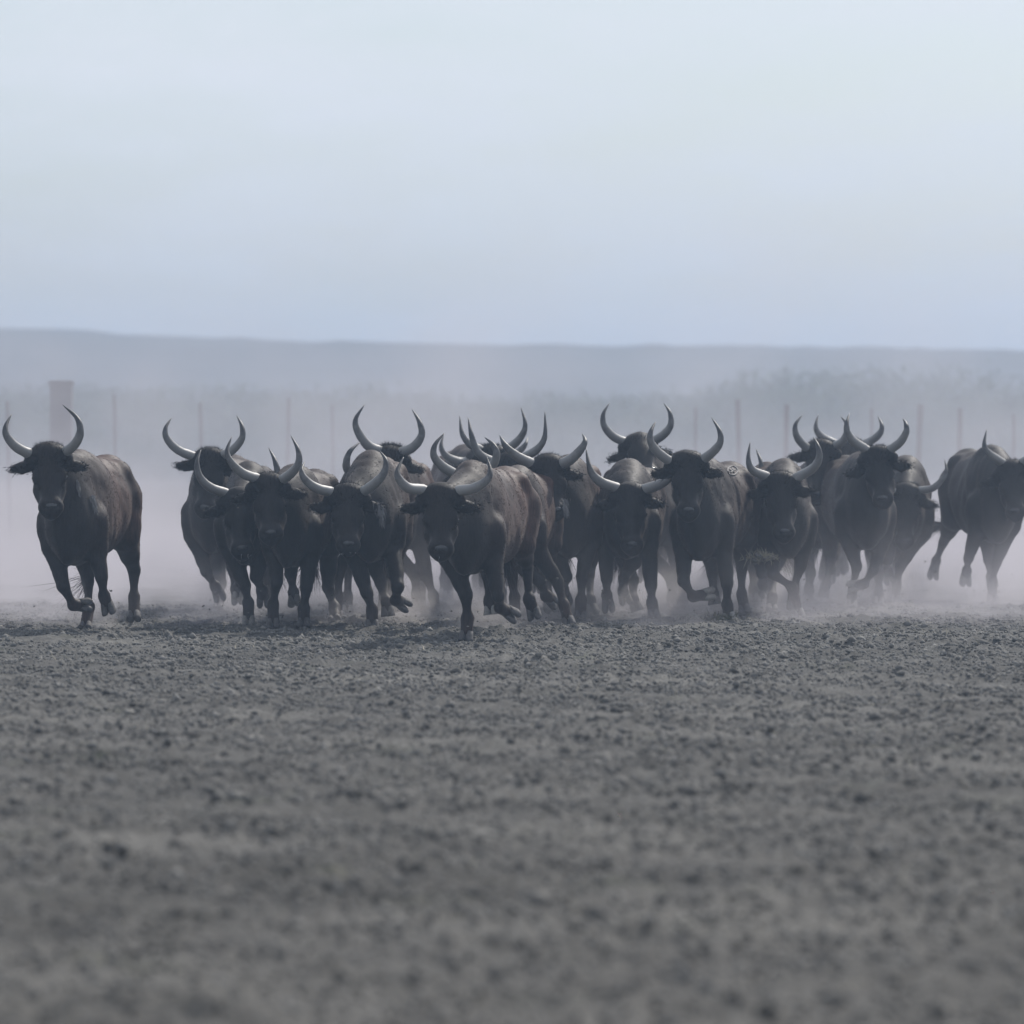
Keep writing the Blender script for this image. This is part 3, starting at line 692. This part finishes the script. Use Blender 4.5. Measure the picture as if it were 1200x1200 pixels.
# each leg: ([knee or hock, fetlock, toe] as photo px and metres behind the chest), standing on the ground or not
BULLS = [
 (dict(D=39.0, chest=89, rump=127, back=531, poll=(57,537), muz=(60,597), brown=.75, yaw=.12, roll=-.05, streak=[(89,562,91,575,.6),(107,580,110,596,1.5)],
  hl=[(38,533),(20,524.5),(8.5,512),(6.5,500),(13.5,485.5)], hrn=[(76,530),(88,520),(94,506),(90,490),(73.5,474.5)],
  legs=dict(FL=([(74,687,-.1),(86,709,.0),(101,709,.08)],0), FR=([(119,676,-.05),(122,698,.05),(128,716,.1)],0),
            HL=([(103,682,.9),(104,711,.6),(100,741,.45)],1), HR=([(157,668,1.35),(157,700,1.3),(157.5,728,1.2)],0)),
  tail=[(118,610,1.75),(108,672,1.6)], tuftdir=(-.45,.1,-.35), tuftn=45, tuftb=.9),
  'lone bull on the far left, brown backed, its horns curving up high, both forelegs folded'),
 (dict(D=43.4, chest=252, rump=272, back=531, poll=(247,541), muz=(240,598), brown=.3, yaw=.15,
  hl=[(227,535),(208,527),(195.5,514),(194,502),(201,490)], hrn=[(260,534),(273,527),(283.5,513.5),(283.5,500),(277.5,487)],
  legs=dict(FL=([(242,670,-.15),(252,687,.0),(257,697,.1)],0), HL=([(259,684,.9),(257,703,.7),(255,718,.6)],1),
            FR=([(272,665,0),(276,690,.1),(279,704,.15)],0), HR=([(278,670,1.3),(283,690,1.3),(287,700,1.3)],0))),
  'second bull from the left, head held level above the low headed one'),
 (dict(D=40.9, chest=290, rump=306, back=545, poll=(280,588), muz=(284,646), brown=.2, foam=1, w=.9, locklen=.6,
  hl=[(264,578),(246,571),(234,558.5),(231,542),(235.5,527)], hrn=[(298,580),(317,571),(325,556),(322,540),(315,525)],
  legs=dict(FL=([(287,686,-.1),(291,706,0),(291.5,732,0)],1), FR=([(300,676,.0),(307,692,.1),(309,704,.2)],0),
            HL=([(280,672,1.3),(279,688,1.5),(281,700,1.5)],0), HR=([(310,670,1.3),(316,690,1.4),(318,702,1.4)],0))),
  'low headed bull with foam on its lips, a thin pale horn crossing the face behind'),
 (dict(D=40.2, chest=344, rump=371, back=548, poll=(314,572), muz=(318,628), brown=.35, yaw=-.05, w=.92,
  hl=[(301,561),(285,555),(272,543),(266,529),(271.5,512)], hrn=[(328,564),(342,554),(350,542),(349,527),(341,510.5)],
  legs=dict(FL=([(324,682,-.12),(320,708,-.02),(320.5,733,-.05)],1), FR=([(359,688,-.05),(356,713,0),(356,737,-.05)],1),
            HL=([(341,672,.9),(344,694,.8),(346,710,.75)],0), HR=([(384,688,1.3),(392,712,1.2),(393,729,1.05)],1))),
  'bull left of centre with crossing lyre shaped horns and two straight forelegs'),
 (dict(D=40.0, chest=436, rump=446, back=532, poll=(407,584), muz=(408,641), brown=.45, yaw=.05, ear=(.01,-.01), foam=1, streak=[(444,588,446,612,2.5)],
  hl=[(390,577),(370,571.5),(357,561),(353.5,551),(357,541)], hrn=[(424,577),(440,566),(450,554),(452,540),(445,528)],
  legs=dict(FL=([(430,695,-.1),(436,714,0),(436,738,.0)],1), FR=([(466,688,-.25),(464,703,-.15),(473,708,-.05)],0),
            HL=([(447,684,.9),(453,705,.8),(455,722,.8)],0), HR=([(459,676,1.3),(459,700,1.2),(462,718,1.2)],0))),
  'bull with a pale streak on its neck below a broad black ear'),
 (dict(D=42.2, chest=425, rump=432, back=545, poll=(428,566), muz=(426,625), brown=.3, w=.9, noear=1,
  hl=[(413,556),(406,546),(409.5,530),(422,518)], hrn=[(440,566),(450,560),(454,550),(450,541)],
  legs=dict(FL=([(397,672,0),(396,700,0),(394,727,0)],1), FR=([(452,660,.1),(450,690,.1),(450,715,.1)],0))),
  'mostly hidden bull, one upright horn above the shoulder of the pale streaked bull'),
 (dict(D=44.0, chest=468, rump=476, back=535, poll=(457,538), muz=(452,592), brown=.8, hr=.046, lock=1.5, locklen=1.3, md=-.75,
  hl=[(446,529),(431,522),(419,505),(417,491),(427,474.5)], hrn=[(468,531),(484,524),(494,510),(491.5,495),(483,480)],
  legs=dict(FR=([(500,676,0),(508,698,0),(511,717,.1)],0), FL=([(486,674,0),(488,696,0),(490,712,0)],0))),
  'tall horned bull whose tuft of forelock sticks up over another back, left of centre'),
 (dict(D=37.5, chest=554, rump=594, back=544, poll=(516,585), muz=(517,646), brown=.7, foam=1, pd=-.55, md=-.7, locklen=.7, w=1.0,
  hl=[(495,574),(478,571.5),(467.5,561),(466,551),(473,535.5)], hrn=[(538,575.5),(556,572),(570,563),(574.5,552.5),(570,534)],
  legs=dict(FL=([(546,697,-.05),(548,724,.02),(546,752,.0)],1), FR=([(584,698,-.15),(586,712,-.05),(601,720,.05)],0),
            HR=([(618,666,1.2),(620,702,1.1),(627,722,1.15)],0), HL=([(572,674,1.3),(574,704,1.3),(576,720,1.3)],0)),
  tail=[(590,600,1.6),(592,640,1.65)]),
  'nearest bull in the middle of the herd, square black face low between short upturned horns'),
 (dict(D=40.6, chest=606, rump=625, back=549, poll=(548,566), muz=(546,622), brown=.75, w=.95, pd=-.65, md=-.75,
  hl=[(532,555),(518,546),(508.5,534),(510,521),(520.5,507.5)], hrn=[(562,556),(577,545),(582,532),(577.5,521),(568,512.5)],
  legs=dict(FL=([(632,680,-.05),(640,698,.1),(648,704,.2)],0), FR=([(653,681,.05),(661,709,.0),(668,733,-.05)],1),
            HL=([(600,676,1.2),(603,700,1.1),(604,718,1.0)],1), HR=([(640,680,1.3),(644,702,1.2),(646,716,1.1)],0))),
  'bull behind the nearest one, its brown flank bulging right and crescent horns over the back'),
 (dict(D=45.3, chest=585, rump=596, back=536, poll=(577,537), muz=(578,590), brown=.25, lock=1.3,
  hl=[(561,526),(550,520),(541.5,508),(538.5,487)], hrn=[(594,527),(609,514),(615.5,498.5),(610.5,477)]),
  'bull at the back of the middle, tall horn tips spread over the nearest one'),
 (dict(D=43.4, chest=612, rump=606, back=542, poll=(597,546), muz=(600,600), brown=.4, noear=-1,
  hl=[(575,540),(560,530),(552.5,510),(548.5,489)], hrn=[(614,536),(630,526),(638.5,511),(638.5,482.5)],
  legs=dict(FL=([(633,680,.0),(642,700,0),(644,712,0)],0))),
  'bull whose right horn rises straight up beside the brown backs, right of the tallest pair'),
 (dict(D=42.2, chest=668, rump=673, back=537, poll=(643,549), muz=(651,601), brown=.85, hr=.047, roll=-.1, yaw=.2, noear=-1, streak=[(661,584,663,602,2.2)],
  hl=[(624,544),(605,534),(592,522),(585.5,510)], hrn=[(656,545),(670,537.5),(681,526),(685.5,517),(682.5,508.5)],
  legs=dict(FL=([(664,676,0),(660,690,.1),(663,702,.2)],0), FR=([(682,676,-.1),(681,703,0),(680,724.5,0)],1),
            HR=([(690,674,1.2),(692,702,1.0),(695,720,.95)],0), HL=([(640,682,1.2),(644,700,1.2),(648,712,1.2)],0))),
  'bull with thick slanting horns and sunlit brown flank, right of the nearest one'),
 (dict(D=47.6, chest=545, rump=535, back=525, poll=(568,536), muz=(570,585), brown=.4,
  hl=[(540,541),(524,535),(517,524),(520,508)], hrn=[(595,536),(608,529),(615.5,521),(618.5,512)]),
  'rearmost hazy bull in the middle, its greyish back showing between two pairs of horns'),
 (dict(D=42.3, chest=735, rump=741, back=541, poll=(738,582), muz=(741,641), brown=.35, pd=-.5, hr=.046, w=1.08, locklen=.6,
  hl=[(722,572),(706,566),(694.5,556),(690,544),(686.5,525)], hrn=[(755,574),(772,568),(786,559),(793,550),(795,538)],
  legs=dict(FL=([(711,678,0),(711,697,.1),(713,711,.2)],0), FR=([(763,686,-.05),(764,706,.02),(767,727,0)],1),
            HL=([(742,680,.7),(742,702,.6),(747,716,.6)],0), HR=([(731,678,.4),(730,692,.4),(733,703,.45)],0))),
  'head down bull with wide flat horns, one tucked behind the big bull on its right'),
 (dict(D=41.7, chest=826, rump=857, back=540, poll=(805,545), muz=(807,601), brown=.28, w=1.0, locklen=.8, lock=1.3,
  hl=[(786,541),(770,529),(762,516),(763,505),(768.5,494)], hrn=[(824,538),(836,529),(844,518),(843,505),(834,489.5)],
  legs=dict(FL=([(801,681,-.2),(812,699,-.1),(832,696,.0)],0), FR=([(852,684,-.05),(852,708,.0),(856,729,0)],1),
            HR=([(869,666,1.2),(869,696,1.15),(874,720,1.1)],0), HL=([(835,672,1.2),(836,695,1.2),(838,708,1.2)],0)),
  brand=(858,552)),
  'big black bull with a branded ring on its back and one foreleg tucked up'),
 (dict(D=45.3, chest=764, rump=772, back=534, poll=(748,522), muz=(762,557), brown=.35, md=-.88, pd=-.5, lock=.6, locklen=.9, ear=(.03,-.02),
  hl=[(730,517),(718,511),(708,499),(707,485.5),(714,472.5)], hrn=[(767,516),(779,508),(786,497.5),(785,484),(778,472.5)],
  legs=dict(FL=([(785,676,0),(787,700,0),(789,712,0)],0), FR=([(799,682,0),(800,704,0),(801,712,0)],1))),
  'bull behind with its muzzle lifted, curly forehead and tall round horns'),
 (dict(D=42.9, chest=920, rump=898, back=541, poll=(914,569), muz=(919,626), brown=.35, ear=(.0,-.01), w=.95,
  hl=[(897,558),(882,551),(877,539),(879,518)], hrn=[(939,557),(953.5,548),(960,536),(958.5,523),(953.5,512.5)],
  legs=dict(FL=([(905,672,-.15),(928,688,-.1),(936,722,-.05)],1), FR=([(938,664,.0),(930,690,.1),(929,712,.15)],0),
            HL=([(893,672,.9),(894,684,1.1),(895,692,1.2)],0), HR=([(905,676,1.1),(905,700,.9),(904,716,.8)],1))),
  'bull right of the branded one, a grass clump at its knee'),
 (dict(D=44.6, chest=862, rump=864, back=548, poll=(864,580), muz=(862,630), brown=.5, w=.85, noear=1,
  hl=[(852,574),(842,570),(836,562),(838,553)], hrn=[(876,571),(887,562),(892,545),(886,526)]),
  'hidden bull showing a single curved horn tip behind the branded back'),
 (dict(D=46.6, chest=956, rump=948, back=540, poll=(963,530), muz=(958,582), brown=.3,
  hl=[(947.5,526),(938,517.5),(932.5,508),(932.5,497),(940,486.5)], hrn=[(978,523),(988,516.5),(992.5,506),(991.5,496),(985.5,488.5)],
  legs=dict(FL=([(950,672,0),(948,690,0),(949,706,0)],1))),
  'dust veiled bull with round horns, left of the three heads at the right'),
 (dict(D=48.8, chest=1000, rump=1006, back=532, poll=(997,528), muz=(996,574), brown=.2,
  hl=[(970,516),(960,509),(956,500),(959,485.5)], hrn=[(1020,517),(1030,509),(1033.5,500),(1029,487.5)]),
  'rearmost bull at the right, only pale horn tips rising behind two others'),
 (dict(D=45.0, chest=1012, rump=989, back=532, poll=(1028,538), muz=(1035,587), brown=.15, yaw=-.15, w=1.05, ear=(.03,-.02),
  hl=[(1012,525),(999,516),(992.5,505),(992.5,495),(995.5,484.5)], hrn=[(1043,527),(1055,518),(1062,506),(1061.5,497),(1058,490.5)],
  legs=dict(FL=([(1004,664,-.1),(1000,686,0),(997,712,0)],1), FR=([(1024,668,-.25),(1013,684,-.15),(999,687,-.05)],0),
            HL=([(973,660,1.2),(968,684,1.3),(964,701,1.3)],0), HR=([(1030,672,1.0),(1030,694,.8),(1028,705,.75)],1))),
  'big bull right of centre with head turned to show its nose, one foreleg crossed inward'),
 (dict(D=46.6, chest=1062, rump=1057, back=536, poll=(1062,581), muz=(1060,636), brown=.3, w=.85, noear=-1, hr=.036,
  hl=[(1050,576),(1038,571),(1031,560),(1031,546)], hrn=[(1077,575),(1093,572),(1104,562),(1109,552),(1107,538)],
  legs=dict(FL=([(1040,656,0),(1040,668,.15),(1042,678,.25)],0), FR=([(1055,664,-.1),(1051,684,0),(1048,706,0)],1),
            HL=([(1030,664,1.3),(1028,688,1.2),(1026,704,1.1)],1), HR=([(1050,666,1.3),(1046,690,1.2),(1046,702,1.2)],1))),
  'head down bull with one slender horn sweeping out towards the last bull'),
 (dict(D=46.8, chest=1163, rump=1132, back=524, poll=(1185,554), muz=(1190,602), brown=.05, yaw=-.2, w=.9, fur=.8,
  hl=[(1174,542),(1160,532),(1153.5,522),(1156,503.5)], hrn=[(1198,542),(1212,532),(1219,519),(1216,503)],
  legs=dict(FL=([(1135,654,-.1),(1133,668,.05),(1131,682,.12)],0), FR=([(1167,660,-.1),(1163,681,-.02),(1163,706,0)],1),
            HL=([(1106,634,1.5),(1097,657,1.65),(1093,674,1.75)],0), HR=([(1158,656,1.1),(1161,676,1.2),(1163,688,1.2)],0)),
  tail=[(1112,590,1.8),(1104,615,1.85)], tuftdir=(-1,.1,-.02)),
  'rightmost black bull, cut off by the frame, tail tuft flung out behind'),
]
for i, (spec, lab) in enumerate(BULLS):
    make_bull(i, spec, lab)

# ------------------------------------------------------------------ grass clumps, straw, thrown dirt
def tuft(name, c, n, spread, ln, m, label, cat, seed, group=None, kind=None, flat=.6):
    r = np.random.default_rng(seed); c = np.array(c)
    e = empty(name, tuple(c)); tag(e, label, cat, group)
    sz = r.uniform(.006, .02, 90)
    cc = r.normal(0, 1, (90, 3)) * np.array([spread, spread * .6, spread * .28])
    cc[:, 2] = np.maximum(cc[:, 2], 0) if kind == 'ground' else cc[:, 2]
    v, f = octs(cc, sz, r); meshobj('soil_ball', v, f, M['clod'], e, smooth=False)
    rt = r.normal(0, 1, (n, 3)) * np.array([spread * .9, spread * .5, spread * .25])
    if kind == 'ground': rt[:, 2] = np.abs(rt[:, 2])
    dr = r.normal(0, 1, (n, 3)) + np.array([0, 0, flat]); dr /= np.linalg.norm(dr, axis=1)[:, None]
    if kind == 'ground': dr[:, 2] = np.abs(dr[:, 2])
    v, q_, t_ = blades(rt, dr, r.uniform(ln * .4, ln, n), np.full(n, .0028), r, bend=r.normal(0, .5, (n, 3)))
    meshobj('stems', v, [q_, t_], m, e, smooth=False)
tuft('grass_clump', P(893, 653, 42.4), 420, .05, .06, M['straw'], 'torn clump of pale dry grass in the air before a raised leg', 'grass', 41)
g0 = P(842, 700, 41.5); g0[2] = .01
tuft('grass_clump', g0, 300, .075, .075, M['grass'], 'dark scuffed grass tussock under the branded bull\'s forehoof', 'grass', 42, kind='ground')

r = np.random.default_rng(5)
# dry straw lying about
n = 420
yy = np.sqrt(r.uniform(12 ** 2, 47 ** 2, n)); xx = r.uniform(-1, 1, n) * yy * .1
k = 60; xx[:k] = r.normal(2.75, .35, k); yy[:k] = r.uniform(38, 42, k)
rt = np.stack([xx, yy, gz(xx, yy) + .012], -1); dr = r.normal(0, 1, (n, 3)) * [1, 1, .25] + [0, 0, .15]; dr /= np.linalg.norm(dr, axis=1)[:, None]
v, q_, t_ = blades(rt, dr, r.uniform(.04, .13, n), np.full(n, .002), r, bend=r.normal(0, .3, (n, 3)))
tag(meshobj('straw', v, [q_, t_], M['straw'], smooth=False), 'scattered bits of pale dry straw on the trampled earth', 'straw', kind='stuff')
# thrown dirt round the hooves
feet = [(100,739,39.4),(157,735,40.4),(258,716,43.5),(291,728,41.1),(320,731,40.4),(357,735,40.2),(394,728,41.4),(436,735,40.2),(456,722,41),(546,750,37.6),(600,735,38),(667,733,39),(680,722,42.3),(765,724,42.5),(855,727,41.8),(930,722,43),(998,710,45.2),(1050,703,46.8),(1163,702,46.9),(1131,684,46.8)]
cc, ss = [], []
for x, y, d in feet:
    m_ = 60
    c = np.tile(P(x, y, d), (m_, 1)); c[:, 2] = 0
    c += np.stack([r.normal(0, .22, m_), r.normal(.15, .3, m_), np.abs(r.exponential(.09, m_))], -1)
    cc.append(c); ss.append(np.clip(.004 * np.exp(r.normal(0, .6, m_)), .002, .013))
v, f = octs(np.vstack(cc), np.concatenate(ss), r)
tag(meshobj('thrown_dirt', v, f, M['clod'], smooth=False), 'specks of dirt thrown up around the galloping hooves', 'dirt', kind='stuff')

# ------------------------------------------------------------------ fence posts far behind
def post(px, top, D, wpx, hgt_extra, seed):
    r = np.random.default_rng(seed)
    p = P(px, top, D); wm = wpx * D / F / 2; h = p[2]
    V, Fq = [], []
    zs = np.linspace(-.1, h, 9); lean = r.normal(0, .02, 2)
    for z in zs:
        k = 1 + r.normal(0, .05)
        for a in np.arange(8) * math.pi / 4 + .39:
            V.append([lean[0] * z + wm * k * 1.05 * math.cos(a), lean[1] * z + wm * k * 1.05 * math.sin(a), z])
    V = np.array(V); j = np.arange(8); j2 = (j + 1) % 8
    Fq = np.vstack([np.stack([k * 8 + j, k * 8 + j2, (k + 1) * 8 + j2, (k + 1) * 8 + j], -1) for k in range(8)])
    top_f = np.arange(64, 72)[None]
    o = meshobj('fence_post', V, [Fq, top_f], M['post'], smooth=False, loc=(p[0], D, 0))
    return o
PO = [(12,470,80,4,'faint thin post at the far left edge'),(136,462,84,4,'faint post between the lone bull and the herd'),
 (238,472,84,5,'faint post above the squarish faced bull'),(336,466,88,4,'faint post over the gap left of the tall horned bull'),
 (391,474,88,4,'thin post just left of the tall horned bull'),(868,468,82,6,'faded post above the rump of the branded bull'),
 (920,474,80,6,'fence post just left of the dust veiled bull'),(1023,478,84,4,'faint post between the horns of two bulls at the right'),
 (1073,474,78,7,'stout post right of the big bull\'s horns'),(1123,478,78,6,'post standing over the last bull\'s rump'),
 (1188,485,80,4,'thin post at the far right over the last bull\'s head'),(815,478,86,4,'faint post right of the muzzle lifting bull')]
for k, (x, t_, d, w_, lab) in enumerate(PO):
    tag(post(x, t_, d, w_, 0, 60 + k), lab, 'fence post', 'wooden posts of the fence behind the dust')
# big square post
p = P(72, 446, 76); wm = 28 * 76 / F / 2
def box(name, c, s, m, parent=None, bev=.02):
    me = bpy.data.meshes.new(name)
    import bmesh
    bm = bmesh.new(); bmesh.ops.create_cube(bm, size=1)
    for v in bm.verts: v.co = Vector((v.co.x * s[0], v.co.y * s[1], v.co.z * s[2]))
    bmesh.ops.bevel(bm, geom=bm.edges[:], offset=bev, segments=2, affect='EDGES')
    bm.to_mesh(me); bm.free(); me.materials.append(m)
    o = bpy.data.objects.new(name, me); COL.objects.link(o); o.location = c
    if parent: o.parent = parent
    return o
gp = empty('gate_post', (p[0], 76, 0)); tag(gp, 'wide square concrete gate post rising behind the lone bull', 'gate post')
box('shaft', (0, 0, p[2] / 2 - .1), (wm * 2 - .03, wm * 2 - .03, p[2] + .1), M['concrete'], gp)
box('cap', (0, 0, p[2] - .035), (wm * 2 + .02, wm * 2 + .02, .07), M['concrete'], gp)

# ------------------------------------------------------------------ far vegetation and hills
r = np.random.default_rng(9)
n = 330000
xx = r.uniform(-55, 55, n); yy = r.uniform(190, 260, n)
hh = 2.9 + .35 * np.clip(fbm(xx, yy * .1, 21, 3, .07), -.4, 2) + .15 * fbm(xx, yy, 22, 3, .3)
hh *= np.where(xx < -8, 1.1, 1) * (1 + .12 * np.clip((xx - 4) / 10, 0, 1))
zz = (1 - r.uniform(0, 1, n) ** 1.3) * np.maximum(hh, .5) * r.uniform(.8, 1.12, n)
rt = np.stack([xx, yy, zz], -1); dr = r.normal(0, .6, (n, 3)) + [0, 0, .8]; dr /= np.linalg.norm(dr, axis=1)[:, None]
v, q_, t_ = blades(rt, dr, r.uniform(.08, .22, n), r.uniform(.03, .06, n), r)
tag(meshobj('distant_scrub', v, [q_, t_], M['reed'], smooth=False), 'far green band of reeds and scrub beyond the fence', 'scrub', kind='stuff')
# hills: long low ridge with real depth
hx = np.linspace(-260, 260, 300); hy = np.linspace(300, 480, 40)
HX, HY_ = np.meshgrid(hx, hy, indexing='ij')
prof = np.sin(np.clip((HY_ - 300) / 180, 0, 1) * math.pi) ** .7
ht = 8.3 + .3 * fbm(HX * 1.0, HY_ * .1, 31, 4, .012) + .2 * fbm(HX, HY_, 33, 4, .09)
ht = ht + .9 * np.clip(-(HX + 5) / 30, 0, 1)
V = np.stack([HX, HY_, prof * ht - .3], -1).reshape(-1, 3)
ii = (np.arange(299)[:, None] * 40 + np.arange(39)[None]).ravel()
tag(meshobj('hills', V, np.stack([ii, ii + 40, ii + 41, ii + 1], -1), M['hill']), kind='structure')

# ------------------------------------------------------------------ haze and dust
def volbox(name, lo, hi, m):
    lo = np.array(lo, float); hi = np.array(hi, float)
    V = np.array([[x, y, z] for x in (lo[0], hi[0]) for y in (lo[1], hi[1]) for z in (lo[2], hi[2])])
    Fq = np.array([[0, 1, 3, 2], [4, 6, 7, 5], [0, 4, 5, 1], [2, 3, 7, 6], [0, 2, 6, 4], [1, 5, 7, 3]])
    return meshobj(name, V, Fq, m, smooth=False)
m, n_, o_ = mat('haze_air')
pv = node(n_, 'ShaderNodeVolumePrincipled', Density=0.0019, Anisotropy=0.3)
pv.inputs['Color'].default_value = (0.44, 0.59, 0.80, 1)
n_.links.new(pv.outputs[0], o_.inputs['Volume'])
tag(volbox('haze', (-700, -60, -1.5), (700, max(YMAX, 1010) + 30, 19.5), m), 'thin bluish haze in the air over the whole plain', 'haze', kind='stuff')
m, n_, o_ = mat('dust_air')
tc = n_.nodes.new('ShaderNodeTexCoord')
sp = n_.nodes.new('ShaderNodeSeparateXYZ'); n_.links.new(tc.outputs['Object'], sp.inputs[0])
def mth(op, a, b=None, c=None, clamp=False):
    x = n_.nodes.new('ShaderNodeMath'); x.operation = op; x.use_clamp = clamp
    for k, v_ in enumerate((a, b, c)):
        if v_ is None: continue
        if hasattr(v_, 'links'): n_.links.new(v_, x.inputs[k])
        else: x.inputs[k].default_value = v_
    return x.outputs[0]
def mr(src, a, b, c=0., d=1.):
    x = n_.nodes.new('ShaderNodeMapRange'); x.interpolation_type = 'SMOOTHSTEP'
    n_.links.new(src, x.inputs[0]); x.inputs[1].default_value = a; x.inputs[2].default_value = b; x.inputs[3].default_value = c; x.inputs[4].default_value = d
    return x.outputs[0]
mp = n_.nodes.new('ShaderNodeMapping'); mp.inputs['Scale'].default_value = (.55, .35, .9); n_.links.new(tc.outputs['Object'], mp.inputs[0])
n1 = noise(n_, 1.0, 3, mp.outputs[0]); cl = mr(n1.outputs[0], .36, .64, .15, 1.9)
X, Y, Z = sp.outputs[0], sp.outputs[1], sp.outputs[2]
ez = mth('EXPONENT', mth('MULTIPLY', Z, -1 / 1.8))
hiL = mth('MULTIPLY', mth('MULTIPLY', mr(Y, 43, 55), mr(Y, 74, 64)), ez)
hiL = mth('MULTIPLY', hiL, mth('MULTIPLY', mr(X, 6.0, 1.5, .8, 1), 0.080))
el = mth('EXPONENT', mth('MULTIPLY', Z, -1 / .22))
n2 = noise(n_, 1.6, 3, tc.outputs['Object']); c2 = mr(n2.outputs[0], .42, .62, .05, 2.3)
loL = mth('MULTIPLY', mth('MULTIPLY', mth('MULTIPLY', mr(Y, 38.8, 42.5), mr(Y, 74, 60)), el), mth('MULTIPLY', c2, 0.30))
tot = mth('ADD', mth('MULTIPLY', hiL, cl), loL)
tot = mth('MULTIPLY', tot, mth('MULTIPLY', mr(Z, 5.4, 2.2), mth('MULTIPLY', mr(X, -13.5, -9), mr(X, 13.5, 9))))
pv = node(n_, 'ShaderNodeVolumePrincipled', Anisotropy=0.35)
pv.inputs['Color'].default_value = (0.68, 0.655, 0.70, 1)
n_.links.new(tot, pv.inputs['Density']); n_.links.new(pv.outputs[0], o_.inputs['Volume'])
m.cycles.volume_sampling = 'DISTANCE'
tag(volbox('dust_cloud', (-14, 38.5, -.2), (14, 75, 5.5), m), 'pale dust cloud billowing low around and behind the herd', 'dust', kind='stuff')

def puff(c, rad, dens, k, lab):
    m, n_, o_ = mat('puff_air')
    tc = n_.nodes.new('ShaderNodeTexCoord')
    ln = n_.nodes.new('ShaderNodeVectorMath'); ln.operation = 'LENGTH'; n_.links.new(tc.outputs['Object'], ln.inputs[0])
    fall = n_.nodes.new('ShaderNodeMapRange'); fall.interpolation_type = 'SMOOTHSTEP'
    nz = noise(n_, 3.2, 4, tc.outputs['Object'], .65); nz.noise_dimensions = '4D'; nz.inputs['W'].default_value = k * 3.7
    ad = n_.nodes.new('ShaderNodeMath'); ad.operation = 'MULTIPLY_ADD'; n_.links.new(nz.outputs[0], ad.inputs[0]); ad.inputs[1].default_value = 1.5; n_.links.new(ln.outputs[1], ad.inputs[2])
    n_.links.new(ad.outputs[0], fall.inputs[0])
    fall.inputs[1].default_value = 1.45; fall.inputs[2].default_value = .75; fall.inputs[3].default_value = 0; fall.inputs[4].default_value = dens
    pv = node(n_, 'ShaderNodeVolumePrincipled', Anisotropy=0.3); pv.inputs['Color'].default_value = (.76, .72, .71, 1)
    n_.links.new(fall.outputs[0], pv.inputs['Density']); n_.links.new(pv.outputs[0], o_.inputs['Volume'])
    import bmesh
    me = bpy.data.meshes.new('dust_puff'); bm = bmesh.new(); bmesh.ops.create_icosphere(bm, subdivisions=3, radius=1.0)
    for v in bm.verts:
        if v.co.z < -.35: v.co.z = -.35
    bm.to_mesh(me); bm.free(); me.materials.append(m)
    o = bpy.data.objects.new('dust_puff', me); COL.objects.link(o); o.location = c; o.scale = rad; o.rotation_euler = (0, 0, 0)
    tag(o, lab, 'dust', kind='stuff')
PUFFS = [(112,734,39.9,.30,.30,'dust puff at the hooves of the lone left bull'),(262,705,44.0,.45,.42,'dust puff under the second bull from the left'),
 (342,716,41.0,.40,.32,'dust puff between the straight forelegs left of centre'),(470,718,40.9,.62,.40,'dust puff kicked up left of the nearest bull'),
 (560,722,39.6,.5,.35,'dust puff behind the planted hoof of the nearest bull'),(690,712,42.6,.8,.42,'dust puff right of the nearest bull'),
 (800,708,43.0,.85,.45,'dust puff behind the branded bull'),(925,704,43.9,.75,.5,'dust puff behind the grass clump'),
 (985,700,45.8,.7,.5,'dust puff under the big bull right of centre'),(1060,696,47.6,.6,.4,'dust puff under the head down bull at the right')]
for k, (x, y, d, rx, rz, lab) in enumerate(PUFFS):
    p = P(x, y, d); puff((p[0], p[1], rz * .3), (rx, .45, rz), 1.6, k, lab)
